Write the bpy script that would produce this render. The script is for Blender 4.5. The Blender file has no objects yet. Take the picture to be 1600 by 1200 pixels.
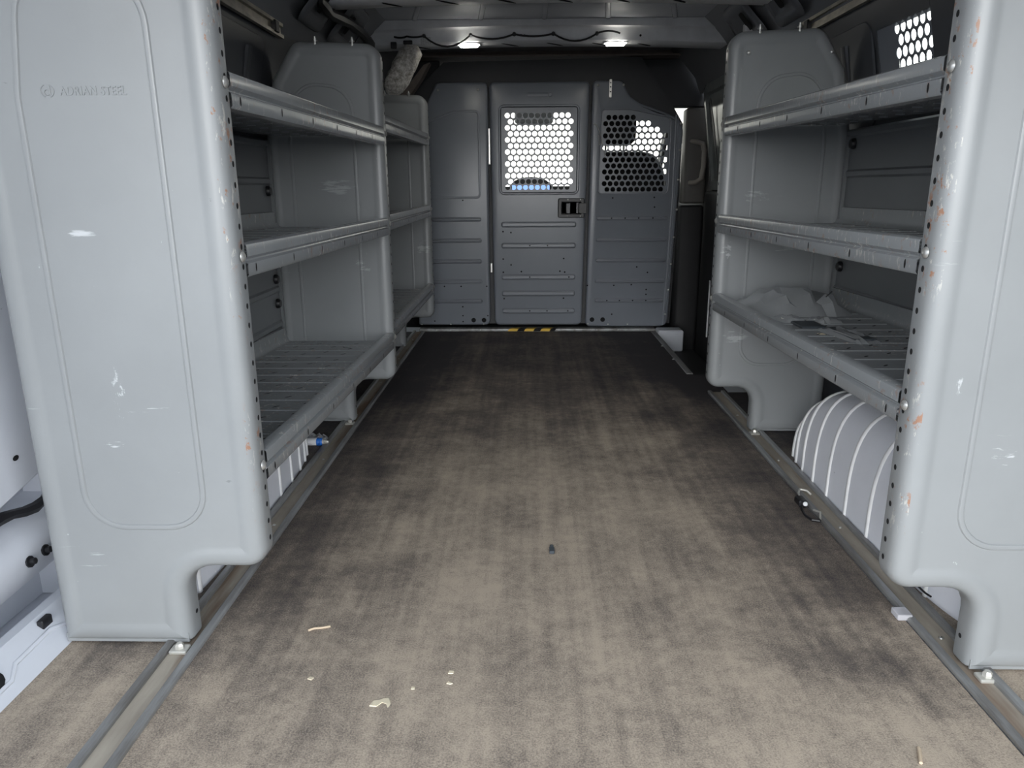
import bpy, math, random
from mathutils import Vector, Matrix
random.seed(7)
C = bpy.context.scene.collection
PI = math.pi
sc = bpy.context.scene

# ------------------------------------------------------------------ materials
def nodes(name):
    m = bpy.data.materials.new(name); m.use_nodes = True
    nt = m.node_tree; b = nt.nodes['Principled BSDF']
    return m, nt, b
def N(nt, t, **kw):
    n = nt.nodes.new(t)
    for k, v in kw.items():
        if k in n.inputs: n.inputs[k].default_value = v
        else: setattr(n, k, v)
    return n
def ramp(nt, src, stops):
    r = nt.nodes.new('ShaderNodeValToRGB'); e = r.color_ramp.elements
    while len(e) < len(stops): e.new(0.5)
    for i, (p, c) in enumerate(stops):
        e[i].position = p; e[i].color = (c, c, c, 1) if isinstance(c, (int, float)) else (*c, 1)
    nt.links.new(src, r.inputs['Fac']); return r
def coords(nt, scale=(1, 1, 1), rot=(0, 0, 0)):
    g = nt.nodes.new('ShaderNodeNewGeometry'); mp = nt.nodes.new('ShaderNodeMapping')
    mp.inputs['Scale'].default_value = scale; mp.inputs['Rotation'].default_value = rot
    nt.links.new(g.outputs['Position'], mp.inputs['Vector']); return mp.outputs['Vector']
def noise(nt, vec, scale, detail=4, rough=0.6):
    n = N(nt, 'ShaderNodeTexNoise'); n.inputs['Scale'].default_value = scale
    n.inputs['Detail'].default_value = detail; n.inputs['Roughness'].default_value = rough
    nt.links.new(vec, n.inputs['Vector']); return n.outputs['Fac']
def mix(nt, fac, a, b):
    x = nt.nodes.new('ShaderNodeMix'); x.data_type = 'RGBA'
    def put(sock, v):
        if isinstance(v, tuple): sock.default_value = (*v, 1)
        else: nt.links.new(v, sock)
    if isinstance(fac, float): x.inputs[0].default_value = fac
    else: nt.links.new(fac, x.inputs[0])
    put(x.inputs[6], a); put(x.inputs[7], b); return x.outputs[2]
def bump(nt, b, h, strength, dist):
    u = nt.nodes.new('ShaderNodeBump'); u.inputs['Strength'].default_value = strength
    u.inputs['Distance'].default_value = dist
    nt.links.new(h, u.inputs['Height']); nt.links.new(u.outputs['Normal'], b.inputs['Normal'])
def plain(name, col, rough=0.5, metal=0.0, var=0.12, scale=9.0, bmp=0.0):
    m, nt, b = nodes(name)
    v = coords(nt); n = noise(nt, v, scale)
    lo = tuple(c * (1 - var) for c in col); hi = tuple(min(1, c * (1 + var)) for c in col)
    nt.links.new(mix(nt, ramp(nt, n, [(0.3, 0.0), (0.7, 1.0)]).outputs['Color'], lo, hi), b.inputs['Base Color'])
    b.inputs['Roughness'].default_value = rough; b.inputs['Metallic'].default_value = metal
    if bmp: bump(nt, b, noise(nt, v, scale * 18, 3), bmp, 0.002)
    return m
def paint(name, col, rough=0.36, scratch=0.5, rust=0.0, spec=0.5, scuffs=()):
    m, nt, b = nodes(name)
    v = coords(nt)
    base = mix(nt, ramp(nt, noise(nt, v, 3.5, 5), [(0.3, 0.0), (0.7, 1.0)]).outputs['Color'],
               tuple(c * 0.94 for c in col), tuple(c * 1.05 for c in col))
    if scratch:
        s1 = ramp(nt, noise(nt, coords(nt, (7, 7, 95)), 1.0, 5, 0.72), [(0.655, 0.0), (0.72, scratch)])
        s2 = ramp(nt, noise(nt, coords(nt, (2.2, 2.2, 2.2)), 1.7, 2), [(0.52, 0.0), (0.62, 1.0)])
        mu = N(nt, 'ShaderNodeMath', operation='MULTIPLY')
        nt.links.new(s1.outputs['Color'], mu.inputs[0]); nt.links.new(s2.outputs['Color'], mu.inputs[1])
        base = mix(nt, mu.outputs[0], base, tuple(min(1, c * 1.9 + 0.04) for c in col))
        s3 = ramp(nt, noise(nt, coords(nt, (60, 60, 40), (0.4, 0.3, 0)), 1.0, 3, 0.6), [(0.745, 0.0), (0.77, scratch)])
        base = mix(nt, s3.outputs['Color'], base, tuple(min(1, c * 1.8 + 0.04) for c in col))
        s4 = ramp(nt, noise(nt, coords(nt, (28, 28, 60), (0, 0.5, 0.7)), 1.0, 4, 0.6), [(0.74, 0.0), (0.77, scratch * 0.8)])
        base = mix(nt, s4.outputs['Color'], base, tuple(c * 0.35 for c in col))
    if rust:
        wh = ramp(nt, noise(nt, coords(nt, (90, 90, 30)), 1.0, 5, 0.7), [(0.575, 0.0), (0.64, 0.6)])
        zone = ramp(nt, noise(nt, coords(nt, (3, 3, 5)), 1.3, 3), [(0.42, 0.0), (0.55, 1.0)])
        mu = N(nt, 'ShaderNodeMath', operation='MULTIPLY')
        nt.links.new(wh.outputs['Color'], mu.inputs[0]); nt.links.new(zone.outputs['Color'], mu.inputs[1])
        base = mix(nt, mu.outputs[0], base, (0.62, 0.60, 0.55))
        rs = ramp(nt, noise(nt, coords(nt, (55, 55, 38), (0, 0, 0.6)), 1.0, 5, 0.7), [(0.585, 0.0), (0.63, rust)])
        mu2 = N(nt, 'ShaderNodeMath', operation='MULTIPLY')
        nt.links.new(rs.outputs['Color'], mu2.inputs[0]); nt.links.new(zone.outputs['Color'], mu2.inputs[1])
        base = mix(nt, mu2.outputs[0], base, (0.30, 0.13, 0.06))
    for c, rad, sc_, thr, amt in scuffs:                     # rubbed and scratched places, each with its own outline
        a = N(nt, 'ShaderNodeVectorMath', operation='SUBTRACT'); nt.links.new(v, a.inputs[0]); a.inputs[1].default_value = c
        d = N(nt, 'ShaderNodeVectorMath', operation='DIVIDE'); nt.links.new(a.outputs[0], d.inputs[0]); d.inputs[1].default_value = rad
        l = N(nt, 'ShaderNodeVectorMath', operation='LENGTH'); nt.links.new(d.outputs[0], l.inputs[0])
        mk = ramp(nt, l.outputs['Value'], [(0.25, 1.0), (1.0, 0.0)])
        ns = N(nt, 'ShaderNodeMath', operation='MULTIPLY_ADD'); nt.links.new(mk.outputs['Color'], ns.inputs[0]); ns.inputs[1].default_value = 0.34
        nt.links.new(noise(nt, coords(nt, sc_), 1.0, 6, 0.7), ns.inputs[2])
        tr = ramp(nt, ns.outputs[0], [(thr, 0.0), (thr + 0.07, amt)])
        mm = N(nt, 'ShaderNodeMath', operation='MULTIPLY'); nt.links.new(tr.outputs['Color'], mm.inputs[0]); nt.links.new(mk.outputs['Color'], mm.inputs[1])
        base = mix(nt, mm.outputs[0], base, (0.62, 0.64, 0.66))
    nt.links.new(base, b.inputs['Base Color'])
    b.inputs['Roughness'].default_value = rough
    b.inputs['Specular IOR Level'].default_value = spec
    bump(nt, b, noise(nt, v, 160, 2), 0.06, 0.001)
    return m
def emit(name, col, s):
    m, nt, b = nodes(name)
    b.inputs['Emission Color'].default_value = (*col, 1); b.inputs['Emission Strength'].default_value = s
    b.inputs['Base Color'].default_value = (*col, 1); return m
def clear(name, tint, gloss=0.14, rough=0.06, haze=0.0, hazecol=(.8, .82, .85)):
    m, nt, b = nodes(name); nt.nodes.remove(b)
    out = nt.nodes['Material Output']
    t = N(nt, 'ShaderNodeBsdfTransparent'); t.inputs['Color'].default_value = (*tint, 1)
    g = N(nt, 'ShaderNodeBsdfGlossy'); g.inputs['Roughness'].default_value = rough
    mx = N(nt, 'ShaderNodeMixShader'); mx.inputs[0].default_value = gloss
    nt.links.new(t.outputs[0], mx.inputs[1]); nt.links.new(g.outputs[0], mx.inputs[2])
    res = mx.outputs[0]
    if haze:
        d = N(nt, 'ShaderNodeBsdfDiffuse'); d.inputs['Color'].default_value = (*hazecol, 1)
        m2 = N(nt, 'ShaderNodeMixShader'); m2.inputs[0].default_value = haze
        nt.links.new(res, m2.inputs[1]); nt.links.new(d.outputs[0], m2.inputs[2]); res = m2.outputs[0]
    nt.links.new(res, out.inputs['Surface']); return m

def mat_mat():
    """black rubber mat with trodden-in dust: thick by the rear doors, worn streaks down the aisle, none along the racks or by the cab"""
    m, nt, b = nodes('rubber_mat')
    v = coords(nt)
    sep = N(nt, 'ShaderNodeSeparateXYZ'); nt.links.new(v, sep.inputs[0])
    warp = noise(nt, coords(nt, (1.4, 1.4, 1)), 2.0, 4, 0.6)
    def op(o, a, bb):
        q = N(nt, 'ShaderNodeMath', operation=o)
        for k, val in enumerate((a, bb)):
            if isinstance(val, (int, float)): q.inputs[k].default_value = val
            else: nt.links.new(val, q.inputs[k])
        return q.outputs[0]
    def mrange(src, a, bb, c, d):
        q = N(nt, 'ShaderNodeMapRange', interpolation_type='SMOOTHSTEP'); nt.links.new(src, q.inputs[0])
        for k, val in enumerate((a, bb, c, d)): q.inputs[k + 1].default_value = val
        return q.outputs[0]
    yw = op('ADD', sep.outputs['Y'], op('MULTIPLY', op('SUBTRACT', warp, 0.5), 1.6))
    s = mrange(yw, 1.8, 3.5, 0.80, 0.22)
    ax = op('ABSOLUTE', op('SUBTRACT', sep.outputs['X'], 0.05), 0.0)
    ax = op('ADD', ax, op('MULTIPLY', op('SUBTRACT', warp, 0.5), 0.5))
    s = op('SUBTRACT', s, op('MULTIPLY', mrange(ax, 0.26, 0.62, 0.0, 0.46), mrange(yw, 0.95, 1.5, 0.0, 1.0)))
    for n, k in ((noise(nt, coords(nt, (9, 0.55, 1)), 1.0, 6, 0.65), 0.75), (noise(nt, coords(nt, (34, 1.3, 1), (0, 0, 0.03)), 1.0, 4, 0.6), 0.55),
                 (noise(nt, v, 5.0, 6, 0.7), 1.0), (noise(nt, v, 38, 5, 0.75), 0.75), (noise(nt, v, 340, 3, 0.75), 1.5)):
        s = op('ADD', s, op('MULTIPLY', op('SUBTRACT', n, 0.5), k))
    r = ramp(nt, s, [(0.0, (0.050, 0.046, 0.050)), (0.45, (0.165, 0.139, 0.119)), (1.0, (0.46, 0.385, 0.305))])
    nt.links.new(r.outputs['Color'], b.inputs['Base Color'])
    b.inputs['Roughness'].default_value = 0.72; b.inputs['Specular IOR Level'].default_value = 0.3
    bump(nt, b, noise(nt, v, 340, 3, 0.75), 0.45, 0.0015)
    return m
def track_mat(lip=False):
    m, nt, b = nodes('galvanised_lip' if lip else 'dusty_channel')
    v = coords(nt)
    d = ramp(nt, noise(nt, coords(nt, (20, 3, 20)), 1.0, 5, 0.65), [(0.40, 0.0), (0.62, 1.0)])
    if lip: col = mix(nt, d.outputs['Color'], (0.34, 0.35, 0.355), (0.19, 0.185, 0.18))
    else:
        col = mix(nt, d.outputs['Color'], (0.30, 0.265, 0.22), (0.40, 0.36, 0.30))
        r = ramp(nt, noise(nt, coords(nt, (14, 1.6, 14)), 1.0, 4), [(0.54, 0.0), (0.68, 0.8)])
        col = mix(nt, r.outputs['Color'], col, (0.17, 0.10, 0.06))
    nt.links.new(col, b.inputs['Base Color'])
    b.inputs['Roughness'].default_value = 0.42 if lip else 0.75
    b.inputs['Metallic'].default_value = 0.35 if lip else 0.0
    bump(nt, b, noise(nt, v, 120, 3), 0.15, 0.001)
    return m
def foil():
    m, nt, b = nodes('insulation_foil')
    v = coords(nt)
    n = noise(nt, v, 60, 6, 0.75)
    nt.links.new(ramp(nt, n, [(0.35, (0.30, 0.27, 0.22)), (0.62, (0.92, 0.90, 0.86))]).outputs['Color'], b.inputs['Base Color'])
    b.inputs['Roughness'].default_value = 0.5; b.inputs['Metallic'].default_value = 0.25
    bump(nt, b, n, 0.9, 0.008); return m

GREY = (0.268, 0.281, 0.288)
M = dict(
    paint=paint('grey_panel_paint', GREY, 0.32, 0.55, scuffs=[
        ((-.675, 1.15, .470), (.035, .1, .10), (70, 10, 40), 0.875, 0.72), ((-.69, 1.15, .385), (.05, .1, .012), (25, 10, 160), 0.815, 0.72),
        ((-.63, 1.15, .445), (.11, .1, .012), (18, 10, 240), 0.875, 0.64), ((-.70, 1.15, .733), (.05, .1, .009), (22, 10, 180), 0.775, 0.72),
        ((-.845, 1.15, .99), (.02, .1, .010), (60, 10, 120), 0.735, 0.72), ((-.60, 1.15, .34), (.03, .1, .015), (60, 10, 120), 0.855, 0.64),
        ((.74, 1.09, .39), (.06, .1, .05), (30, 10, 150), 0.895, 0.72), ((.655, 1.09, .50), (.03, .1, .04), (120, 10, 30), 0.895, 0.64),
        ((-.62, 2.45, .80), (.12, .1, .06), (12, 10, 90), 0.815, 0.36), ((-.55, 2.45, .57), (.07, .1, .10), (22, 10, 60), 0.855, 0.48),
        ((-.52, 3.70, .50), (.08, .1, .10), (20, 10, 60), 0.815, 0.40),
        ((.70, 2.35, .76), (.10, .1, .05), (16, 10, 90), 0.815, 0.40), ((.625, 2.35, .60), (.03, .1, .06), (40, 10, 70), 0.775, 0.72),
        ((.80, 2.35, .61), (.12, .1, .03), (12, 10, 150), 0.835, 0.40), ((.67, 2.35, .33), (.09, .1, .06), (18, 10, 90), 0.835, 0.40)]),
    worn=paint('grey_paint_worn_edge', GREY, 0.40, 0.3, rust=0.8),
    shelf=paint('grey_shelf_paint', (0.275, 0.29, 0.303), 0.20, 0.6, rust=0.35),
    back=paint('grey_back_paint', (0.18, 0.19, 0.20), 0.35, 0.25),
    bulk=paint('bulkhead_paint', (0.205, 0.222, 0.255), 0.28, 0.35),
    black=plain('black_plastic', (0.012, 0.012, 0.014), 0.4),
    header=plain('black_header', (0.020, 0.021, 0.025), 0.5),
    hole=plain('punched_hole_dark', (0.004, 0.004, 0.005), 0.9),
    zinc=plain('zinc_bolt', (0.62, 0.62, 0.60), 0.28, 0.75, 0.1, 40),
    body=paint('white_body_paint', (0.62, 0.645, 0.70), 0.35, 0.5),
    well=paint('wheel_well_paint', (0.76, 0.78, 0.84), 0.35, 0.9),
    seam=plain('seam_sealer', (0.90, 0.91, 0.93), 0.5),
    roof=paint('roof_skin_paint', (0.40, 0.41, 0.44), 0.12, 0.0),
    bow=plain('roof_bow_paint', (0.70, 0.71, 0.73), 0.35),
    cant=paint('cant_rail_paint', (0.16, 0.165, 0.175), 0.25, 0.0),
    trim=plain('dark_wall_trim', (0.050, 0.054, 0.062), 0.34, 0, 0.08, 5),
    rail=plain('bare_rail', (0.42, 0.39, 0.32), 0.3, 0.6, 0.35, 14),
    liner=plain('headliner', (0.17, 0.145, 0.13), 0.9, 0, 0.1, 30),
    handle=plain('grab_handle_plastic', (0.24, 0.22, 0.20), 0.5),
    beige=plain('beige_plastic', (0.10, 0.094, 0.088), 0.55),
    cabdark=plain('cab_dark_plastic', (0.018, 0.018, 0.020), 0.6),
    seatf=plain('seat_fabric', (0.022, 0.022, 0.025), 0.9, 0, 0.2, 60),
    door=plain('sliding_door_paint', (0.15, 0.165, 0.165), 0.25),
    mat=mat_mat(), lip=track_mat(True), channel=track_mat(), foil=foil(),
    yellow=plain('hazard_yellow', (0.72, 0.46, 0.04), 0.5),
    white=plain('white_plastic', (0.75, 0.76, 0.78), 0.4),
    blue=plain('blue_band', (0.02, 0.16, 0.62), 0.35),
    lamp=emit('lamp_diffuser', (1.0, 0.97, 0.88), 36.0),
    screen=emit('screen_blue', (0.30, 0.50, 0.90), 1.0),
    glass=clear('window_glass', (0.44, 0.44, 0.395), 0.06, 0.01),
    frost=clear('dirty_window_glass', (0.9, 0.92, 0.86), 0.06, 0.05, 0.35, (.85, .85, .75)),
    bag=clear('clear_plastic_bag', (0.90, 0.92, 0.94), 0.40, 0.14, 0.28),
    pouch=clear('clear_pouch', (0.85, 0.88, 0.92), 0.34, 0.14, 0.30),
    block=clear('clear_block', (0.9, 0.92, 0.95), 0.2, 0.1, 0.45, (.8, .8, .85)),
    asphalt=plain('asphalt', (0.15, 0.15, 0.155), 0.9, 0, 0.15, 4),
    cream=plain('dried_glue', (0.72, 0.64, 0.48), 0.6),
    paper=plain('printed_label', (0.55, 0.56, 0.57), 0.6, 0, 0.5, 260),
    chip=plain('dark_chip', (0.05, 0.06, 0.07), 0.5),
    twig=plain('pale_straw', (0.55, 0.44, 0.32), 0.8),
    wire=plain('bright_wire', (0.55, 0.54, 0.50), 0.35, 0.4),
    debris=plain('rail_dirt', (0.16, 0.13, 0.10), 0.95, 0, 0.4, 80, 0.5),
)

# ------------------------------------------------------------------ mesh builder
WLOC = {}
class MB:
    def __init__(s): s.v = []; s.f = []; s.m = []
    def vert(s, p): s.v.append(tuple(p)); return len(s.v) - 1
    def face(s, ids, mi=0):
        s.f.append(tuple(ids)); s.m.append(mi)
    def ring(s, pts): return [s.vert(p) for p in pts]
    def bridge(s, a, b, mi=0, closed=True):
        n = len(a)
        for i in range(n if closed else n - 1):
            j = (i + 1) % n
            s.face((a[i], a[j], b[j], b[i]), mi if not callable(mi) else mi(i))
    def box(s, lo, hi, mi=0):
        x0, y0, z0 = lo; x1, y1, z1 = hi
        p = s.ring([(x0,y0,z0),(x1,y0,z0),(x1,y1,z0),(x0,y1,z0),(x0,y0,z1),(x1,y0,z1),(x1,y1,z1),(x0,y1,z1)])
        for q in ((3,2,1,0),(4,5,6,7),(0,1,5,4),(1,2,6,5),(2,3,7,6),(3,0,4,7)): s.face([p[i] for i in q], mi)
    def rbox(s, lo, hi, r=0.005, mi=0, axis=1, n=3):
        """box with rounded corners, extruded along axis, with softened ends"""
        o = [a for a in (0,1,2) if a != axis]
        u0,u1,v0,v1 = lo[o[0]],hi[o[0]],lo[o[1]],hi[o[1]]
        cs = [(u0,v0,r),(u1,v0,r),(u1,v1,r),(u0,v1,r)]
        def to(u,v,d):
            p = [0,0,0]; p[o[0]] = u; p[o[1]] = v; p[axis] = d; return p
        a, b = lo[axis], hi[axis]; e = min(r*0.5, (b-a)*0.3)
        rings = [s.ring([to(u,v,d) for u,v in outline(cs,ins,n)]) for ins,d in ((e,a),(0,a+e),(0,b-e),(e,b))]
        for p,q in zip(rings,rings[1:]): s.bridge(p,q,mi)
        s.face(rings[0][::-1],mi); s.face(rings[-1],mi)
    def extr(s, prof, a, b, to, mi=0, closed=False, caps=False, steps=1):
        """extrude a 2D profile from a to b; to(p, t) gives the 3D point"""
        rings = []
        for k in range(steps + 1):
            t = a + (b - a) * k / steps
            rings.append(s.ring([to(p, t) for p in prof]))
        for p, q in zip(rings, rings[1:]): s.bridge(p, q, mi, closed)
        if caps: s.face(rings[0][::-1], mi if not callable(mi) else 0); s.face(rings[-1], mi if not callable(mi) else 0)
    def tube(s, path, r, n=8, mi=0, closed=False, caps=True):
        pts = [Vector(p) for p in path]; rings = []; up = Vector((0, 0, 1))
        L = len(pts)
        prev = None
        for i, p in enumerate(pts):
            a = pts[(i-1) % L] if (closed or i) else p; b = pts[(i+1) % L] if (closed or i < L-1) else p
            t = (b - a).normalized()
            x = t.cross(prev if prev else (up if abs(t.z) < 0.9 else Vector((1,0,0)))).normalized()
            y = x.cross(t).normalized(); prev = y
            rr = r(i / max(1, L-1)) if callable(r) else r
            rings.append(s.ring([p + (x*math.cos(2*PI*k/n) + y*math.sin(2*PI*k/n))*rr for k in range(n)]))
        for a, b in zip(rings, rings[1:]): s.bridge(a, b, mi)
        if closed: s.bridge(rings[-1], rings[0], mi)
        elif caps: s.face(rings[0][::-1], mi); s.face(rings[-1], mi)
    def bead(s, path, nrm, w, h, mi=0, closed=False, seg=4):
        """raised half-round bead along a path on a surface with normal nrm"""
        pts = [Vector(p) for p in path]; L = len(pts); rings = []
        for i, p in enumerate(pts):
            nn = Vector(nrm(i) if callable(nrm) else nrm).normalized()
            a = pts[(i-1) % L] if (closed or i) else p; b = pts[(i+1) % L] if (closed or i < L-1) else p
            t = (b - a).normalized(); l = nn.cross(t).normalized()
            rings.append(s.ring([p + l*(w*math.cos(PI*k/seg)) + nn*(h*math.sin(PI*k/seg)) for k in range(seg+1)]))
        for a, b in zip(rings, rings[1:]): s.bridge(a, b, mi, False)
        if closed: s.bridge(rings[-1], rings[0], mi, False)
        else: s.face(rings[0], mi); s.face(rings[-1][::-1], mi)
    def disc(s, c, nrm, r, mi=0, n=10, ry=None):
        nn = Vector(nrm).normalized(); x = nn.orthogonal().normalized()
        if abs(nn.y) > 0.9: x = Vector((1,0,0))
        if abs(nn.x) > 0.9: x = Vector((0,1,0))
        y = nn.cross(x); ry = ry or r
        s.face(s.ring([Vector(c) + x*(r*math.cos(2*PI*k/n)) + y*(ry*math.sin(2*PI*k/n)) for k in range(n)]), mi)
    def lathe(s, c, axis, prof, n=12, mi=0):
        """prof: (radius, height) along axis from c"""
        ax = Vector(axis).normalized(); x = ax.orthogonal().normalized(); y = ax.cross(x); c = Vector(c)
        rings = [s.ring([c + ax*h + (x*math.cos(2*PI*k/n) + y*math.sin(2*PI*k/n))*max(r, 1e-5) for k in range(n)]) for r, h in prof]
        for i, (a, b) in enumerate(zip(rings, rings[1:])): s.bridge(a, b, mi(i) if callable(mi) else mi)
        s.face(rings[0][::-1], mi(0) if callable(mi) else mi); s.face(rings[-1], mi(len(rings)-2) if callable(mi) else mi)
    def mesh(s, name, mats, off=(0,0,0), ang=38):
        me = bpy.data.meshes.new(name)
        me.from_pydata([(x-off[0], y-off[1], z-off[2]) for x, y, z in s.v], [], s.f)
        for mt in mats: me.materials.append(mt)
        for p, k in zip(me.polygons, s.m): p.material_index = k
        me.validate(); me.update()
        import bmesh
        bm = bmesh.new(); bm.from_mesh(me)
        bmesh.ops.recalc_face_normals(bm, faces=bm.faces); bm.to_mesh(me); bm.free()
        me.polygons.foreach_set('use_smooth', [True]*len(me.polygons))
        me.set_sharp_from_angle(angle=math.radians(ang)); me.update()
        return me
    def build(s, name, mats, parent=None, loc=None, ang=38):
        if not isinstance(mats, (list, tuple)): mats = [mats]
        if parent is not None: off = WLOC[parent.name]
        else:
            if loc is None:
                xs = [v[0] for v in s.v]; ys = [v[1] for v in s.v]; zs = [v[2] for v in s.v]
                loc = ((min(xs)+max(xs))/2, (min(ys)+max(ys))/2, min(zs))
            off = loc
        me = s.mesh(name, mats, off, ang)
        o = bpy.data.objects.new(name, me); C.objects.link(o)
        if parent is not None: o.parent = parent; WLOC[o.name] = off
        else: o.location = loc; WLOC[o.name] = tuple(loc)
        return o
def tag(o, label=None, cat=None, group=None, kind=None):
    if label: o['label'] = label
    if cat: o['category'] = cat
    if group: o['group'] = group
    if kind: o['kind'] = kind
    return o
def empty(name, loc, label=None, cat=None, group=None, kind=None):
    o = bpy.data.objects.new(name, None); C.objects.link(o); o.location = loc; o.empty_display_size = 0.1
    WLOC[o.name] = tuple(loc); return tag(o, label, cat, group, kind)
def inst(name, me, loc, parent, rot=(0,0,0)):
    o = bpy.data.objects.new(name, me); C.objects.link(o)
    w = WLOC[parent.name]; o.parent = parent
    o.location = tuple(a-b for a, b in zip(loc, w)); o.rotation_euler = rot; WLOC[o.name] = tuple(loc); return o
def outline(cs, d=0.0, n=6):
    """CCW corner list (u, v, r) -> inset rounded outline with n+1 points a corner"""
    L = len(cs); res = []
    def off(i):
        a = Vector(cs[i][:2]); b = Vector(cs[(i+1) % L][:2]); t = (b-a).normalized(); nn = Vector((-t.y, t.x))
        return a + nn*d, t
    for i in range(L):
        p0, t0 = off((i-1) % L); p1, t1 = off(i)
        den = t0.x*t1.y - t0.y*t1.x
        if abs(den) < 1e-6: corner = p1
        else:
            w = p1 - p0; k = (w.x*t1.y - w.y*t1.x)/den; corner = p0 + t0*k
        conv = den > 0
        r = cs[i][2]; r = max(r - d, 0.0006) if conv else r + d
        phi = math.atan2(den, t0.dot(t1)); tl = r*abs(math.tan(phi/2))
        s = corner - t0*tl
        nrm = Vector((-t0.y, t0.x))*(1 if conv else -1)
        ctr = s + nrm*r; a0 = math.atan2(s.y-ctr.y, s.x-ctr.x)
        for k in range(n+1):
            a = a0 + phi*k/n
            res.append((ctr.x + r*math.cos(a), ctr.y + r*math.sin(a)))
    return res
def pan(mb, cs, prof, to, mi=0, cap=True, n=6):
    rings = [mb.ring([to(u, v, d) for u, v in outline(cs, ins, n)]) for ins, d in prof]
    for k, (a, b) in enumerate(zip(rings, rings[1:])): mb.bridge(a, b, mi(k) if callable(mi) else mi)
    if cap: mb.face(rings[-1], mi(len(rings)) if callable(mi) else mi)
    return rings
def perf(mb, rows, x0, x1, s, rh, r, to, thick=0.002, mi=0, n=14):
    """perforated sheet. rows: list of (zc, [x centres]); sheet spans x0..x1, every row rh high"""
    for zc, xs in rows:
        zb, zt = zc - rh/2, zc + rh/2
        edge = x0
        segs = []
        for x in xs:
            if x - s/2 - edge > 1e-5: segs.append((edge, x - s/2, None))
            segs.append((x - s/2, x + s/2, x)); edge = x + s/2
        if x1 - edge > 1e-5: segs.append((edge, x1, None))
        for a, b, c in segs:
            if c is None:
                mb.face(mb.ring([to(a,zb,0), to(b,zb,0), to(b,zt,0), to(a,zt,0)]), mi); continue
            hole = []; box = []
            for k in range(n):
                t = 2*PI*k/n; cx, sx = math.cos(t), math.sin(t)
                hole.append((c + r*cx, zc + r*sx))
                q = min((s/2)/max(abs(cx),1e-9), (rh/2)/max(abs(sx),1e-9)); box.append((c + q*cx, zc + q*sx))
            for sx_, sz_ in ((1,1),(1,-1),(-1,1),(-1,-1)):       # snap the nearest ray to each cell corner
                tgt = (c + sx_*s/2, zc + sz_*rh/2)
                i = min(range(n), key=lambda k: (box[k][0]-tgt[0])**2 + (box[k][1]-tgt[1])**2); box[i] = tgt
            A = mb.ring([to(u,v,0) for u,v in box]); B = mb.ring([to(u,v,0) for u,v in hole]); D = mb.ring([to(u,v,thick) for u,v in hole])
            mb.bridge(A, B, mi); mb.bridge(B, D, mi)

# ------------------------------------------------------------------ camera
cam = bpy.data.cameras.new('camera'); co = bpy.data.objects.new('camera', cam); C.objects.link(co)
Yc = Vector((25, -309, 1150)).normalized(); Xc = Vector((Yc.z, 0, -Yc.x)).normalized(); Zc = Xc.cross(Yc)
if Zc.y > 0: Zc = -Zc
right = Vector((Xc.x, Yc.x, Zc.x)); down = Vector((Xc.y, Yc.y, Zc.y)); fwd = Vector((Xc.z, Yc.z, Zc.z))
Rm = Matrix((right, -down, -fwd)).transposed().to_4x4()
co.matrix_world = Matrix.Translation((0, 0, 0.8)) @ Rm
cam.sensor_width = 36; cam.lens = 1150/1600*36; cam.clip_start = 0.02; cam.clip_end = 300
sc.camera = co

# ------------------------------------------------------------------ bolts
def bolt_mesh(r=0.0075, h=0.005):
    b = MB(); b.lathe((0,0,0), (0,0,1), [(r*1.15,0),(r*1.15,h*.2),(r*.95,h*.55),(r*.6,h*.9),(r*.3,h),(r*.28,h*.6),(0,h*.6)], 12)
    return b.mesh('bolt', [M['zinc']])
BOLT = bolt_mesh(); SCREW = bolt_mesh(0.0055, 0.004); RIVET = bolt_mesh(0.0038, 0.003)
def stud_mesh():
    b = MB(); b.lathe((0,0,0), (0,0,1), [(.006,-.014),(.006,-.006),(.0035,-.006),(.0035,0),(.008,0),(.008,.003),(.005,.003),(.005,.009),(.003,.009),(.003,.014)], 8)
    return b.mesh('stud', [M['zinc']])
STUD = stud_mesh()
def facing(v):
    return Vector(v).to_track_quat('Z', 'Y').to_euler()

# ------------------------------------------------------------------ shelving units
PROF = [(.014,.048),(.001,.050),(0,.046),(0,.022),(.0016,.014),(.006,.0065),(.013,.0018),(.022,0),(.032,0),(.037,.0022),(.044,.0026),(.06,.0026)]
def end_panel_corners(top=1.225):
    return [(0,.15,.035),(.15,.15,.055),(.15,.0,.006),(.383,.0,.008),(.383,.93,.2),(.345,top-.105,.03),(.27,top+.010,.045),(0,top,.05)]
def bead_path(top=1.12, slope=.03):
    return outline([(.095,.23,.065),(.30,.23,.065),(.30,.93,.1),(.275,top,.08),(.095,top-.02,.08)], 0, 8)
def end_panel(root, xin, sgn, yf, worn=False, holes=True, top=1.225):
    mb = MB(); cs = end_panel_corners(top)
    to = lambda u, v, d: (xin + sgn*u, yf + d, v + 0.004)
    pan(mb, cs, PROF, to)
    if worn:                                            # chipped paint along the aisle edge
        for i, f in enumerate(mb.f):
            u = sum((mb.v[k][0]-xin)*sgn for k in f)/len(f)
            z = sum(mb.v[k][2] for k in f)/len(f)
            if len(f) == 4 and u < .017 and z > .1: mb.m[i] = 1
    mb.bead([to(u, v, .0024) for u, v in bead_path(top-.11)], (0,-1,0), .0052, .0030, 0, True)
    if holes:
        z = .20
        while z < top-.03:
            mb.disc((xin - sgn*.0006, yf+.035, z), (1,0,0), .0042, 2, 10, .0050); z += .0318
        mb.disc((xin + sgn*.1494, yf+.036, .05), (1,0,0), .0045, 2)
    # foot flange bent up behind the lower edge
    mb.box((min(xin+sgn*.155,xin+sgn*.378), yf+.006, .005), (max(xin+sgn*.155,xin+sgn*.378), yf+.0095, .022), 0)
    o = mb.build('end_panel', [M['paint'], M['worn'], M['hole']], root)
    return o
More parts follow.
